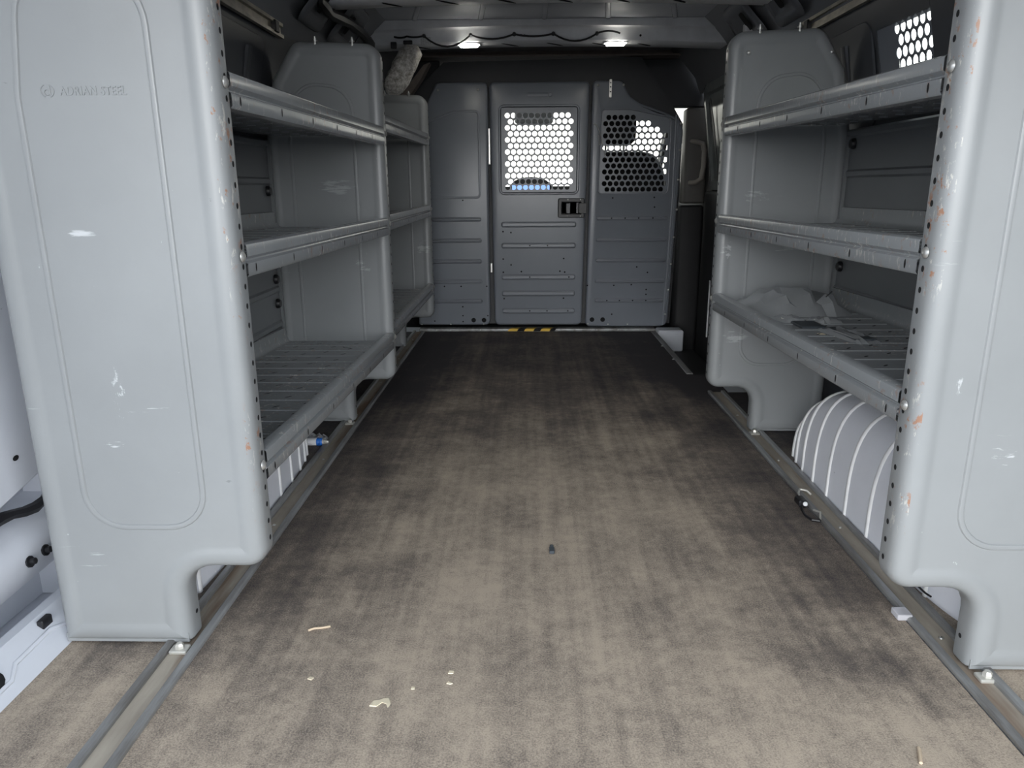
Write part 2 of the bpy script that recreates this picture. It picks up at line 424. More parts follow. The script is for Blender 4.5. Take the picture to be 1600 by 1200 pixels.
LIP = [(-.020,.0),(-.004,.0),(.002,-.003),(.003,-.006),(.003,-.022),(-.003,-.026),(-.005,-.0275),(-.004,-.030),(.003,-.033),(.003,-.051),(.000,-.055),(-.020,-.056)]
def shelf(root, xin, sgn, y0, y1, z0, z1, depth=.362):
    mb = MB()
    def to(p, y):
        t = (y-y0)/(y1-y0); return (xin - sgn*p[0], y, z0 + (z1-z0)*t + p[1])
    mb.extr(LIP, y0, y1, to, 0)
    deck = [(-.005,-.0275),(-depth+.012,-.0275),(-depth+.006,-.024),(-depth,-.012),(-depth,.020),(-depth-.006,.022)]
    mb.extr(deck, y0, y1, to, 0)
    L = y1-y0; n = int(L/.085)
    for k in range(1, n):                                # pressed ridges across the deck
        y = y0 + L*k/n
        mb.bead([to((-.02,-.0275), y), to((-depth+.02,-.0275), y)], (0,0,1), .0045, .0022)
    for k in range(n):                                   # pressed louvres
        for j in range(5):
            y = y0 + L*(k+.5+.18*(-1)**j)/n; u = .05 + .062*j
            c = to((-u,-.0275), y)
            mb.box((c[0]-.010, c[1]-.0025, c[2]-.0032), (c[0]+.010, c[1]+.0025, c[2]-.0002), 0)
            mb.disc((c[0], c[1], c[2]+.0006), (0,0,1), .010, 1, 8, .0028)
    k = y0 + .035
    while k < y1 - .02:                                  # slots in the lower band of the lip
        c = to((.0036,-.042), k); mb.disc(c, (1,0,0), .0030, 1, 10, .0075); k += .205
    return mb.build('shelf', [M['shelf'], M['hole']], root)
def back_panel(root, xin, sgn, y0, y1, z0, z1, pitch=.115):
    prof = []; z = z0
    while z < z1:
        prof += [(0, z), (0, z+.018), (-.007, z+.024), (-.007, z+.036), (0, z+.042)]; z += pitch
    prof.append((0, z1))
    mb = MB(); X = xin + sgn*.372
    mb.extr(prof, y0, y1, lambda p, y: (X + sgn*p[0], y, p[1]))
    mb.extr([(-.002,0),(-.012,0),(-.012,.012)], z0, z1, lambda p, z: (X+sgn*p[0], y1-.02+p[1], z))
    o = mb.build('back_panel', M['back'], root)
    for z in (z0+.10, z0+.18, z0+.46):
        p = MB(); p.lathe((X - sgn*.001, y1-.045, z), (-sgn,0,0), [(.016,0),(.016,.006),(.012,.012),(0,.012)], 12)
        p.build('plug', M['black'], o)
    return o
def shelving(label, xin, sgn, y0, y1, lips, worn, top=1.225, group=None):
    root = empty('shelving_unit', (xin+sgn*.19, (y0+y1)/2, 0), label, 'shelving', group)
    a = end_panel(root, xin, sgn, y0, worn, True, top); b = end_panel(root, xin, sgn, y1, False, True, top)
    ya, yb = y0+.052, y1-.001
    for z0, z1 in lips:
        shelf(root, xin, sgn, y0+.049, yb, z0, z1)
        inst('bolt', BOLT, (xin - sgn*.0038, y0+.026, z0-.020), root, facing((-sgn,0,0)))
        inst('bolt', BOLT, (xin - sgn*.0012, y1+.030, z1-.020), root, facing((-sgn,0,0)))
    back_panel(root, xin, sgn, y0+.05, y1, lips[0][0]-.03, lips[-1][0]-.04)
    for u in (.085, .20):
        inst('stud', STUD, (xin+sgn*u, y1+.009, top+.006+.03*u), root)
    return root, a, b
UL, UL_near, UL_far = shelving('long grey steel shelving unit on the left with an embossed name on its end', -.459, -1, 1.15, 2.45, [(.360,.322),(.714,.703),(.974,.985)], True)
U2, U2_near, U2_far = shelving('shorter grey steel shelving unit between the long left unit and the bulkhead', -.480, -1, 2.505, 3.70, [(.332,.330),(.710,.715),(1.036,1.048)], False, 1.215)
UR, UR_near, UR_far = shelving('grey steel shelving unit on the right with rust-chipped edge and bags on its bottom shelf', .593, 1, 1.09, 2.35, [(.486,.468),(.722,.712),(.978,.998)], True, 1.230)
for u in (.055, .297): inst('screw', SCREW, (.593+u, 2.3525, 1.175), UR_far, facing((0,-1,0)))
# embossed maker's name on the left end panel
def text_mesh(txt, size, ext):
    cu = bpy.data.curves.new('lettering', 'FONT'); cu.body = txt; cu.size = size; cu.extrude = ext; cu.bevel_depth = ext*.35
    cu.space_character = 1.08; cu.align_x = 'LEFT'
    t = bpy.data.objects.new('lettering', cu); C.objects.link(t)
    dg = bpy.context.evaluated_depsgraph_get(); dg.update()
    me = bpy.data.meshes.new_from_object(t.evaluated_get(dg)); bpy.data.objects.remove(t)
    return me
me = text_mesh('ADRIAN STEEL', .0175, .0008); me.materials.clear(); me.materials.append(M['paint'])
lt = inst('lettering', me, (-.694, 1.1524, .9345), UL_near, (PI/2, 0, 0))
w = max(v.co.x for v in me.vertices); lt.scale = (.100/w, 1, 1)
lg = MB()
for a0, a1 in ((.62, 1.38), (-.38, .38)):
    pts = [(-.713 + .0100*math.cos(PI*(a0+(a1-a0)*k/10)), 1.1524, .9405 + .0090*math.sin(PI*(a0+(a1-a0)*k/10))) for k in range(11)]
    lg.bead(pts, (0,-1,0), .0009, .0012)
lg.bead([(-.7135 + .0042*math.cos(2*PI*k/14), 1.1524, .9385 + .0040*math.sin(2*PI*k/14)) for k in range(14)], (0,-1,0), .0009, .0012, 0, True)
lg.bead([(-.7090, 1.1524, .9475), (-.7090, 1.1524, .9345)], (0,-1,0), .0009, .0012)
lg.build('emblem', M['paint'], UL_near)

# ------------------------------------------------------------------ floor, mats, tracks
b = MB(); b.box((-.86,.36,-.06),(.70,4.30,-.006)); b.box((.70,.36,-.06),(1.0,3.14,-.006))
tag(b.build('floor', M['body']), kind='structure')
def mat(label, pts, name='floor_mat'):
    mb = MB(); A = mb.ring([(x,y,-.006) for x,y in pts]); B = mb.ring([(x,y,0) for x,y in pts]); mb.bridge(A,B); mb.face(B); mb.face(A[::-1])
    return tag(mb.build(name, M['mat']), label, 'floor mat')
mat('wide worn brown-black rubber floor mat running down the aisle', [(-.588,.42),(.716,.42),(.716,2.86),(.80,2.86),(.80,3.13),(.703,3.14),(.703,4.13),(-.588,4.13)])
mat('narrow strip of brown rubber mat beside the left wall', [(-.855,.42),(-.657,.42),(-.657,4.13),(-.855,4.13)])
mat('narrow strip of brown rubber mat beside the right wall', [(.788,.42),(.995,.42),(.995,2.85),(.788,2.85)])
TR = [(-.034,.0),(-.034,.006),(-.031,.009),(-.021,.009),(-.018,.006),(-.018,.0005),(.018,.0005),(.018,.006),(.021,.009),(.031,.009),(.034,.006),(.034,.0)]
def track(label, xc, y0, y1):
    r = empty('floor_track', (xc, (y0+y1)/2, 0), label, 'floor track')
    mb = MB(); mb.extr(TR, y0, y1, lambda p, y: (xc+p[0], y, p[1]), lambda i: 1 if i == 5 else 0, steps=6)
    mb.build('channel', [M['lip'], M['channel']], r)
    y = y0 + .32
    while y < y1: inst('bolt', RIVET, (xc, y, .001), r); y += .45
    return r
track('long galvanised floor track running under the left shelving to the bulkhead', -.622, .42, 4.13)
track('galvanised floor track under the right shelving, ending short of the step', .752, .42, 2.85)
# clamps holding the shelving feet into the tracks
for x, y, lb in ((-.622, 2.435, 'bright track clamp at the far foot of the long left shelving'), (.752, 2.335, 'bright track clamp at the far foot of the right shelving'),
                 (-.622, 1.135, 'bright track clamp at the near foot of the left shelving'), (.765, 1.075, 'bright track clamp at the near foot of the right shelving')):
    mb = MB(); mb.rbox((x-.016,y-.012,.0005),(x+.016,y+.012,.007), .003, axis=2); mb.lathe((x,y,.007),(0,0,1),[(.008,0),(.008,.006),(.005,.010),(0,.010)],6)
    tag(mb.build('track_clamp', M['wire']), lb, 'clamp')

# ------------------------------------------------------------------ wheel wells
def wheel_well(xi, xo, y0, y1, H, ribs, label):
    mb = MB(); sg = 1 if xo > xi else -1
    def sect(t, grow=0):
        s = max(0.0, 1 - abs(t)**3.0)**(1/2.0); out = []
        x_in = xi + sg*.05*(1-s)
        for k in range(15):
            a = PI/2*k/14
            out.append((x_in + sg*abs(xo-x_in)*(1-math.cos(a)**(.42)) - sg*grow*math.cos(a), (y0+y1)/2 + t*(y1-y0)/2, -.004 + (H*s)*math.sin(a)**(.62) + grow*math.sin(a)))
        return out
    R = [mb.ring(sect(math.sin(PI/2*(-1+2*i/40)))) for i in range(41)]
    for a, c in zip(R, R[1:]): mb.bridge(a, c, 0, False)
    o = mb.build('wheel_well', M['well'], ang=60); tag(o, label, 'wheel well', None, 'structure')
    for t in ribs:
        p = sect(t, .001); rb = MB()
        rb.bead(p, lambda i: (-sg*math.cos(PI/2*i/14), 0, math.sin(PI/2*i/14)), .007, .004)
        rb.build('rib', M['seam'], o, ang=60)
    return o
wheel_well(.786, 1.0, 1.215, 2.18, .285, (-.75,-.5,-.25,0,.24,.45,.64,.79,.90), 'light grey ribbed wheel well behind the right shelving')
wheel_well(-.661, -.858, 1.215, 2.18, .285, (-.75,-.5,-.25,0,.24,.45,.64,.79,.90), 'light grey ribbed wheel well under the left shelving')

# ------------------------------------------------------------------ van walls and roof
XC = .07
WY0, WY1 = 1.925, 2.115                  # side window opening
WP = [(.93,-.02),(.93,.90),(.90,1.10),(.86,1.28)]
CANT = [(.86,1.28),(.83,1.36),(.76,1.44),(.69,1.50)]
def wall(name, sg, y0, y1, prof, mt, thick=.025):
    mb = MB(); inner = [(XC+sg*x, z) for x, z in prof]; outer = [(XC+sg*(x+thick), z+ (.0 if i == 0 else .012)) for i, (x, z) in enumerate(prof)]
    mb.extr(inner + outer[::-1], y0, y1, lambda p, y: (p[0], y, p[1]), closed=True, caps=True)
    return tag(mb.build(name, mt), kind='structure')
wall('wall_left', -1, 1.40, 4.28, WP, M['trim'])
wall('wall_right', 1, .35, WY0, WP, M['trim']); wall('wall_right', 1, WY1+.09, 3.10, WP, M['trim'])
wall('wall_right', 1, WY0, WY1+.09, [(.93,-.02),(.93,.90),(.915,1.0)], M['trim']); wall('wall_right', 1, WY0, WY1+.09, [(.8765,1.203),(.86,1.28)], M['trim'])
wall('trim_1', -1, .35, 4.28, CANT, M['cant']); wall('trim_2', 1, .35, 4.28, CANT, M['cant'])
b = MB(); b.rbox((XC-.90,.33,1.33),(XC+.90,.47,1.52), .02, axis=0); tag(b.build('trim_23', M['body']), kind='structure')
b = MB(); b.box((XC-.76,.35,1.50),(XC+.76,4.28,1.525))
for x in (-.45,-.22,.0,.22,.45):
    b.bead([(XC+x,2.96,1.50),(XC+x*1.25,3.48,1.50)], (0,0,-1), .012, .006)
tag(b.build('ceiling', M['roof']), kind='structure')
# roof bows with pressed flanges and slots
def bow(y0, y1, zb, name, mt='bow'):
    mb = MB(); xs = [XC-.80+1.60*k/24 for k in range(25)]
    def z(x, base): return base - .015*((x-XC)/.74)**2
    prof = [(y0-.016,1.499),(y0-.014,1.474),(y0-.006,1.470),(y0,1.462),(y0+.004,zb+.006),(y0+.012,zb),(y1-.012,zb),(y1-.004,zb+.006),(y1,1.474),(y1+.03,1.478),(y1+.034,1.499)]
    mb.extr(prof, 0, 24, lambda p, k: (xs[int(round(k))], p[0], z(xs[int(round(k))], p[1]) if p[1] < 1.49 else p[1]), 0, steps=24)
    mb.disc((XC-.1,y0+.0018,1.444),(0,-1,0),.004,1); mb.disc((XC-.085,y0+.0018,1.444),(0,-1,0),.004,1); mb.disc((XC+.42,y0+.0016,1.432),(0,-1,0),.005,1)
    for k in range(6):
        x = XC-.55+.2*k
        mb.disc((x,(y0+y1)/2,z(x,zb)-.0008),(0,0,-1),.055,1,12,.010)
    return tag(mb.build(name, [M[mt], M['hole']]), kind='structure')
bow(3.50, 3.64, 1.412, 'trim_3'); bow(2.76, 2.87, 1.424, 'trim_4', 'seam'); bow(1.95, 2.07, 1.42, 'trim_5'); bow(1.10, 1.22, 1.42, 'trim_6')
# roof lamps on the bow
for x, lb in ((-.262, 'lit rectangular roof lamp on the left half of the roof bow'), (.385, 'lit rectangular roof lamp on the right half of the roof bow')):
    r = empty('roof_lamp', (x, 3.53, 1.405), lb, 'lamp', 'roof lamps above the bulkhead door')
    zt = 1.412 - .008*((x-XC)/.74)**2
    mb = MB(); mb.rbox((x-.052,3.505,zt-.006),(x+.052,3.555,zt-.0005), .006, axis=2); mb.build('bezel', M['white'], r)
    mb = MB(); mb.rbox((x-.040,3.500,zt-.014),(x+.040,3.547,zt-.005), .008, axis=2); mb.build('diffuser', M['lamp'], r)
# wiring sagging along the roof bow
def sag(ps, drop, n=8):
    out = []
    for (a, c), d in zip(zip(ps, ps[1:]), drop):
        for k in range(n):
            t = k/n; p = Vector(a).lerp(Vector(c), t); p.z -= d*4*t*(1-t); out.append(p)
    out.append(Vector(ps[-1])); return out
xs = [-.585,-.53,-.455,-.25,-.06,.11,.30,.40]
r = empty('wiring_loom', (-.1,3.49,1.40), 'thin black cable clipped in loops along the roof bow', 'cable')
mb = MB(); mb.tube(sag([(x, 3.488, 1.440-.008*((x-XC)/.74)**2) for x in xs], [.005,.004,.045,.018,.010,.030,-.01]), .0042, 6); mb.build('cable', M['black'], r)
for x in xs[2:-1]:
    mb = MB(); z = 1.441-.008*((x-XC)/.74)**2; mb.lathe((x,3.4985,z),(0,-1,0),[(.009,0),(.009,.008),(.005,.016),(0,.016)],8); mb.build('clip', M['black'], r)
for lo_, hi_ in (((-.545,3.478,1.402),(-.505,3.490,1.418)),((-.60,3.476,1.385),(-.575,3.492,1.412))):
    mb = MB(); mb.rbox(lo_, hi_, .004, axis=0); mb.build('connector', M['black'], r)
mb = MB(); mb.box((-.470,3.492,1.402),(-.425,3.4975,1.432)); tag(mb.build('label_sticker', M['paper']), 'small printed pale label on the left end of the roof bow', 'sticker')
# heavy loom in the left roof corner
mb = MB()
pth = [(-.66,2.55,1.45),(-.69,2.65,1.424),(-.70,2.7,1.406),(-.692,2.8,1.386),(-.671,3.0,1.396),(-.672,3.2,1.402),(-.673,3.40,1.392),(-.68,3.46,1.33)]
pp = []
for a, c in zip(pth, pth[1:]):
    for k in range(5): pp.append(Vector(a).lerp(Vector(c), k/5))
pp.append(Vector(pth[-1]))
mb.tube(pp, lambda t: .019+.002*math.sin(t*40), 8)
tag(mb.build('cable_harness', M['black']), 'thick taped black cable harness in the left roof corner', 'cable')
# cant-rail pressings with dark holes at both sides
for sg, nm in ((-1,'trim_7'),(1,'trim_8')):
    mb = MB()
    for y0, y1 in ((2.62,2.88),(2.98,3.30)):
        cs = [(y0,.015,.03),(y1,.015,.03),(y1-.03,.15,.03),(y0+.03,.15,.03)]
        def to(u, v, d, sg=sg):
            p0, p1 = Vector((.845,1.32)), Vector((.70,1.49)); t = v/.165; q = p0.lerp(p1, t); n = Vector((-.75,-.66))
            q = q + n*(.012-d); return (XC+sg*q.x, u, q.y)
        pan(mb, cs, [(0,.012),(.004,.004),(.01,0),(.03,0),(.036,.006)], to)
        mb.face(mb.ring([to(u,v,-.001) for u,v in outline([(y0+.08,.06,.012),(y0+.13,.06,.012),(y0+.13,.115,.012),(y0+.08,.115,.012)],0,4)]), 1)
    tag(mb.build(nm, [M['cant'], M['hole']]), kind='structure')
# upright body post behind the right shelving top
b = MB(); b.rbox((.835,3.10,1.2),(.885,3.15,1.405), .012, axis=2); tag(b.build('trim_9', M['bow']), kind='structure')
# side rails and trim panels high on the walls
def wx(z, sg):
    for (a, z0), (c, z1) in zip(WP, WP[1:]):
        if z0 <= z <= z1: return XC + sg*(a + (c-a)*(z-z0)/(z1-z0))
    return XC + sg*.86
def rail(sg, y0, y1, z, label):
    mb = MB(); x = wx(z, sg) - sg*.004
    prof = [(0,-.022),(.014,-.022),(.014,-.012),(.005,-.010),(.005,.010),(.014,.012),(.014,.022),(0,.022)]
    mb.extr(prof, y0, y1, lambda p, y: (x - sg*p[0], y, z+p[1]), closed=True, caps=True)
    o = mb.build('wall_rail', M['rail']); tag(o, label, 'rail')
    k = MB(); k.rbox((min(x-sg*.02,x-sg*.004), y1-.09, z-.016),(max(x-sg*.02,x-sg*.004), y1-.055, z+.018), .004, axis=0); k.build('stop', M['black'], o)
    return o
rail(-1, .9, 2.52, 1.277, 'bare metal rail high on the left wall')
rail(1, .9, 2.72, 1.300, 'bare metal rail high on the right wall')
def wall_pad(sg, y0, y1, z0, z1, name):
    mb = MB(); cs = [(y0,z0,.05),(y1,z0,.05),(y1,z1,.05),(y0,z1,.05)]
    pan(mb, cs, [(0,0),(.004,-.004),(.010,.003),(.03,.004)], lambda u, v, d: (wx(v, sg) - sg*d, u, v), n=6)
    for y in (y0+.18, y1-.14):
        mb.bead([(wx(z,sg)-sg*.0035, y, z) for z in (z0+.05, (z0+z1)/2, z1-.05)], (-sg,0,0), .022, .012)
    return tag(mb.build(name, M['trim']), kind='structure')
wall_pad(-1, 1.30, 2.42, .95, 1.245, 'trim_10'); wall_pad(1, 2.22, 2.66, .95, 1.245, 'trim_11'); wall_pad(1, 1.0, 1.80, .95, 1.245, 'trim_12')
# side window with a perforated screen
mb = MB(); rows = []; k = 0; z = 1.012
while z < 1.205:
    rows.append((z, [WY0 + .012 + .032*i + (.016 if k % 2 else 0) for i in range(6)][:5 if k % 2 else 6])); z += .0295; k += 1
perf(mb, rows, WY0-.005, WY1+.105, .032, .0295, .0136, lambda u, v, d: (wx(v,1)+.003+d, u, v), .002)
w1 = mb.build('window_1', M['bulk']); tag(w1, kind='structure')
mb = MB(); mb.face(mb.ring([(wx(z,1)+.018, y, z) for y, z in ((WY0,1.0),(WY1+.09,1.0),(WY1+.09,1.215),(WY0,1.215))])); mb.build('pane', M['frost'], w1)

# ------------------------------------------------------------------ sliding door area, step, pillar
d = empty('door_1', (.97,3.62,.3), kind='structure')
mb = MB()
cs = [(3.13,.77,.03),(4.12,.77,.06),(4.12,1.30,.12),(3.13,1.30,.04)]
pan(mb, cs, [(0,.05),(0,.012),(.006,.003),(.02,0),(.05,0),(.06,.014),(.10,.016),(.11,.01),(.14,.01)], lambda u,v,dd: (wx(v,1)-.03+dd,u,v))
mb.build('upper_panel', M['door'], d)
mb = MB(); mb.bead([(wx(z,1)-.030, 3.93+.02*math.sin((z-.8)*6), z) for z in [.82+.04*k for k in range(11)]], (-1,0,0), .006, .004); mb.build('gasket', M['black'], d)
mb = MB(); mb.rbox((.955,3.11,-.25),(1.02,4.14,.77), .02, axis=1); mb.build('lower_panel', M['cabdark'], d)
mb = MB(); mb.box((.99,3.10,-.3),(1.03,4.28,1.34)); mb.build('door_skin', M['cabdark'], d)
mb = MB(); mb.rbox((.945,3.86,.02),(.952,3.872,.32), .002, axis=2); mb.build('edge_strip', M['bow'], d)
s = MB(); s.box((.70,3.10,-.26),(1.02,4.28,-.22)); s.box((.695,3.14,-.26),(.70,4.28,-.006)); s.box((.70,3.10,-.26),(1.02,3.14,-.006)); tag(s.build('trim_13', M['cabdark']), kind='structure')
mb = MB(); mb.rbox((.703,3.16,-.12),(.94,4.10,-.10), .01, axis=2); tag(mb.build('step_tread', M['cabdark']), 'black step tread sunk beside the right end of the bulkhead', 'step')
s = MB(); s.rbox((.722,4.04,-.10),(.865,4.14,.022), .012, axis=1); tag(s.build('trim_14', M['body']), kind='structure')
r = empty('sill_strip', (.70,3.64,0), 'bare metal edge strip along the step at the right end of the mat', 'edge strip')
mb = MB(); mb.rbox((.694,3.14,.0005),(.722,4.13,.006), .002, axis=1); mb.build('strip', M['lip'], r)
for y in (3.42, 3.72): inst('screw', SCREW, (.690, y, .002), r)
# pillar trim and grab handle behind the bulkhead's right edge
b = MB(); b.rbox((.872,4.30,.70),(.998,4.42,1.21), .02, axis=2); tag(b.build('trim_15', M['beige']), kind='structure')
b = MB(); b.rbox((.86,4.31,-.22),(.998,4.42,.69), .02, axis=2); tag(b.build('trim_24', M['cabdark']), kind='structure')
b = MB(); b.rbox((.50,4.31,1.215),(.998,4.40,1.462), .01, axis=1); tag(b.build('trim_25', M['header']), kind='structure')
b = MB(); b.rbox((-.858,4.31,.70),(-.48,4.40,1.462), .01, axis=1); tag(b.build('trim_26', M['header']), kind='structure')
mb = MB(); hp = [(.905,4.297,1.035),(.925,4.26,1.030),(.955,4.25,1.020),(.968,4.25,.98),(.968,4.25,.90),(.958,4.25,.835),(.93,4.26,.815),(.905,4.297,.812)]
mb.tube(hp, .014, 10); tag(mb.build('grab_handle', M['handle']), 'curved beige grab handle on the pillar right of the bulkhead', 'handle')

# ------------------------------------------------------------------ bulkhead
YB = 4.155
def bx(p): return -.206 + (p-764)*.003375        # drawing grid of the bulkhead, 3.4 mm a unit
def bz(p): return 1.332 - (p-128)*.003418
BR = empty('cab_bulkhead', (.07, YB, 0), 'grey steel cab bulkhead with a centre door and two perforated windows', 'bulkhead')
to = lambda u, v, d: (u, YB + d, v)
def grid(l): return [(bx(x), bz(y), r) for x, y, r in l]
def ribs(mb, ys, x0, x1, hgt=4.6):
    for y in ys:
        cs = grid([(x0,y+hgt,.013),(x1,y+hgt,.013),(x1,y-hgt,.013),(x0,y-hgt,.013)])
        pan(mb, cs, [(0,0),(.003,-.005),(.0075,-.007),(.0095,-.004),(.0125,-.004)], to, n=5)
def dots(mb, pts, r=.0042, mi=1, y=YB):
    for x, p in pts: mb.disc((bx(x), y-.0006, bz(p)), (0,-1,0), r, mi, 10)
EDGE = [(.0,.05),(0,.014),(.002,.006),(.007,.0015),(.014,0)]
def windowed(mb, outer, hole, n=6):
    ro = pan(mb, outer, EDGE, to, cap=False, n=n)
    hr = [mb.ring([to(u,v,d) for u,v in outline(hole, i, n)]) for i, d in ((-.011,0),(-.006,-.004),(-.001,-.0035),(.003,.010),(.010,.013),(.016,.006))]
    for a, c in zip(hr, hr[1:]): mb.bridge(a, c)
    return ro[-1], hr[0], hr[-1]
# door
mb = MB()
outer = grid([(769,508,.03),(915.5,508,.03),(922,128,.026),(764,128,.026)])
hole = grid([(781,294,.022),(904,294,.022),(904,164,.022),(781,164,.022)])
a, c, inner = windowed(mb, outer, hole); mb.bridge(a, c)
ribs(mb, (343.5,377,428,455,484), 781, 904)
dots(mb, [(784,354.5),(797,356),(784,398.5),(797,408),(784,420),(814,419),(878,418.5),(886,420),(884,398),(785,463.5),(884.5,463)], .0048)
dots(mb, [(828,377),(857,377),(828,428),(893,428),(828,484),(857,484),(892,484)], .0042, 1, YB-.0042)
mb.bead([to(bx(824),bz(147),0),to(bx(856),bz(147),0)], (0,-1,0), .012, .002); mb.lathe(to(bx(860),bz(147),0),(0,-1,0),[(.010,0),(.009,.003),(.005,.003),(0,.002)],12)
DOOR = mb.build('door', [M['bulk'], M['hole']], BR)
sp, rh, hr = .0324, .0309, .0136
mb = MB(); rows = []
for k in range(13):
    x0 = bx(792.2) + (.0166 if k % 2 else 0)
    rows.append((bz(177) - .0309*k + .0, [x0 + sp*i for i in range(11)]))
lo, hi = bx(782.5), bx(902.5)
perf(mb, rows, lo, hi, sp, rh, hr, lambda u, v, d: (u, YB+.0055+d, v))
zt = rows[0][0]+rh/2; zb = rows[-1][0]-rh/2
for z0, z1 in ((zt, bz(165.5)), (bz(292.5), zb)):
    mb.face(mb.ring([to(lo,z0,.0055),to(hi,z0,.0055),to(hi,z1,.0055),to(lo,z1,.0055)]))
mb.build('window_screen', M['bulk'], DOOR)
# latch
lx0, lx1, lz0, lz1 = bx(873.5), bx(919), bz(333), bz(302.5)
mb = MB(); cs = [(lx0,lz0,.010),(lx1-.008,lz0,.008),(lx1-.008,lz1,.008),(lx0,lz1,.010)]
pan(mb, cs, [(0,0),(0,-.008),(.004,-.012),(.018,-.012),(.021,-.002),(.024,0)], to)
mb.rbox((lx1-.040, YB-.016, bz(326)), (lx1+.004, YB-.010, bz(310)), .004, axis=1)
LT = mb.build('latch', M['black'], DOOR)
mb = MB(); mb.rbox((bx(887), YB-.010, bz(326)), (bx(893.5), YB-.0005, bz(310.5)), .003, axis=1); M['padl'] = plain('latch_paddle_grey', (.10,.10,.11), .4); mb.build('paddle', M['padl'], LT)
mb = MB(); mb.rbox((bx(903), YB-.015, bz(326)), (bx(906.5), YB-.0095, bz(309.5)), .002, axis=1); mb.build('slide', M['padl'], LT)
for x in (889.5, 910): 
    for z in (304.8, 330.5): inst('screw', RIVET, (bx(x), YB-.012, bz(z)), LT, facing((0,-1,0)))
# left wing
mb = MB()
pan(mb, grid([(640,508,.01),(761,508,.03),(762,128,.028),(681,128,.025),(664,160,.03),(640,160,.01)]), EDGE, to)
mb.bead([to(u,v,0) for u,v in outline(grid([(665,301,.02),(747,301,.022),(747,170,.022),(708,171,.03),(665,186,.02)]),0,6)], (0,-1,0), .006, .0035, 0, True)
ribs(mb, (335,368.5,402,435,467.5), 645, 749, 3.6)
dots(mb, [(719,305),(719,336),(685,443),(713,443),(756,443),(715,477),(715,492),(715,502),(757,492),(667,501)], .0042)
dots(mb, [(733,499.5),(750.5,499.5)], .0135)
LW = mb.build('left_wing', [M['bulk'], M['hole']], BR)
LW['label'] = 'solid left wing panel'
for x, z in ((684,139),(747,139)): inst('screw', SCREW, (bx(x), YB, bz(z)), LW, facing((0,-1,0)))
for x, z in ((645,508),(694,508),(750,508)): inst('bolt', RIVET, (bx(x), YB, bz(z-1.5)), LW, facing((0,-1,0)))
# right wing with perforated window
mb = MB()
outer = grid([(922,511,.03),(1060,511,.045),(1071,185,.09),(1000,160,.03),(984,150,.06),(972,127,.04),(926,127,.026)])
hole = grid([(938,296,.022),(1050,296,.022),(1050,182,.03),(985,169,.04),(941,169,.02)])
o1 = pan(mb, outer, EDGE, to, cap=False)
hr_ = [mb.ring([to(u,v,d) for u,v in outline(hole, i, 6)]) for i, d in ((-.007,0),(-.003,-.003),(.001,-.0025),(.004,.009),(.009,.010),(.012,.0055))]
for a, c in zip(hr_, hr_[1:]): mb.bridge(a, c)
# fill between edge ring (7 corners) and window ring (5 corners) as two n-gons
A, B = o1[-1], hr_[0]; nA = 7
# seams: bottom-left corner and top-right corner
ia, ib = 3, 3                     # middle of the bottom-left corner arcs
ja, jb = 7*2+3, 7*2+3             # middle of the right-top corner arcs
mb.face(A[ia:ja+1] + B[ib:jb+1][::-1]); mb.face(A[ja:] + A[:ia+1] + (B[jb:] + B[:ib+1])[::-1])
ribs(mb, (334,368,401,435,467), 936, 1053, 3.6)
dots(mb, [(962,302.5),(1029,302),(1030,317),(1005,412),(1023,421),(997,441),(968,442),(1022,449),(1022,457),(924,442),(966,490)], .0044)
dots(mb, [(961,334),(983,334),(1005,334),(1028,334),(957,467),(978,467),(1000,467),(1022,467)], .0042, 1, YB-.0042)
dots(mb, [(933,499),(951,499)], .0135)
mb.bead([to(bx(1058),bz(178),0),to(bx(1058.5),bz(300),0),to(bx(1056),bz(400),0),to(bx(1052),bz(508),0)], (0,-1,0), .005, .004)
mb.bead([to(bx(1061.5),bz(180),0),to(bx(1062),bz(300),0),to(bx(1059.5),bz(400),0),to(bx(1055),bz(507),0)], (0,-1,0), .003, .003)
RW = mb.build('right_wing', [M['bulk'], M['hole']], BR)
RW['label'] = 'right wing panel with a perforated window'
mb = MB(); rows = []
for k in range(13):
    z = bz(181) - .0309*k; py = 181 + .0309*k/.003418
    x0 = bx(952.5 if k % 2 == 0 else 947.8); xs_ = [x0 + sp*i for i in range(11)]
    if k == 0: xs_ = [x0 + sp*i for i in range(5)]
    lim = bx(1044.5) if k > 3 else bx(1010 + 13*k)
    xs_ = [x for x in xs_ if x < lim]
    rows.append((z, xs_))
lo, hi = bx(939.5), bx(1049)
for k, (z, xs_) in enumerate(rows):
    py = (1.332 - z)/.003418 + 128
    h_ = hi if k >= 2 else bx(1000 + 24*k)
    perf(mb, [(z, xs_)], lo, h_, sp, .0309, .0136, lambda u, v, d: (u, YB+.0055+d, v))
z1 = rows[-1][0]-.01545
mb.face(mb.ring([to(lo,bz(295),.0055),to(hi,bz(295),.0055),to(hi,z1,.0055),to(lo,z1,.0055)]))
tp = [q[0]+.01545 for q in rows]; X0, X1 = bx(1000), bx(1024)
top_ = bz(164)
mb.face(mb.ring([to(u,v,.0056) for u,v in ((lo,tp[0]),(X0,tp[0]),(X0,tp[1]),(X1,tp[1]),(X1,tp[2]),(hi,tp[2]),(hi,bz(181.5)),(bx(985),bz(167.5)),(lo,bz(167.5)))]))
mb.build('window_screen', M['bulk'], RW)
for x, z in ((934,134),(974,134)): inst('screw', SCREW, (bx(x), YB, bz(z)), RW, facing((0,-1,0)))
for x, z in ((1065.5,191),(1066,230),(1066,275),(1066,321),(1063.5,364.5),(1061,407.5),(1058.5,449.5),(1055.5,490)):
    inst('bolt', SCREW, (bx(x), YB, bz(z)), RW, facing((0,-1,0)))
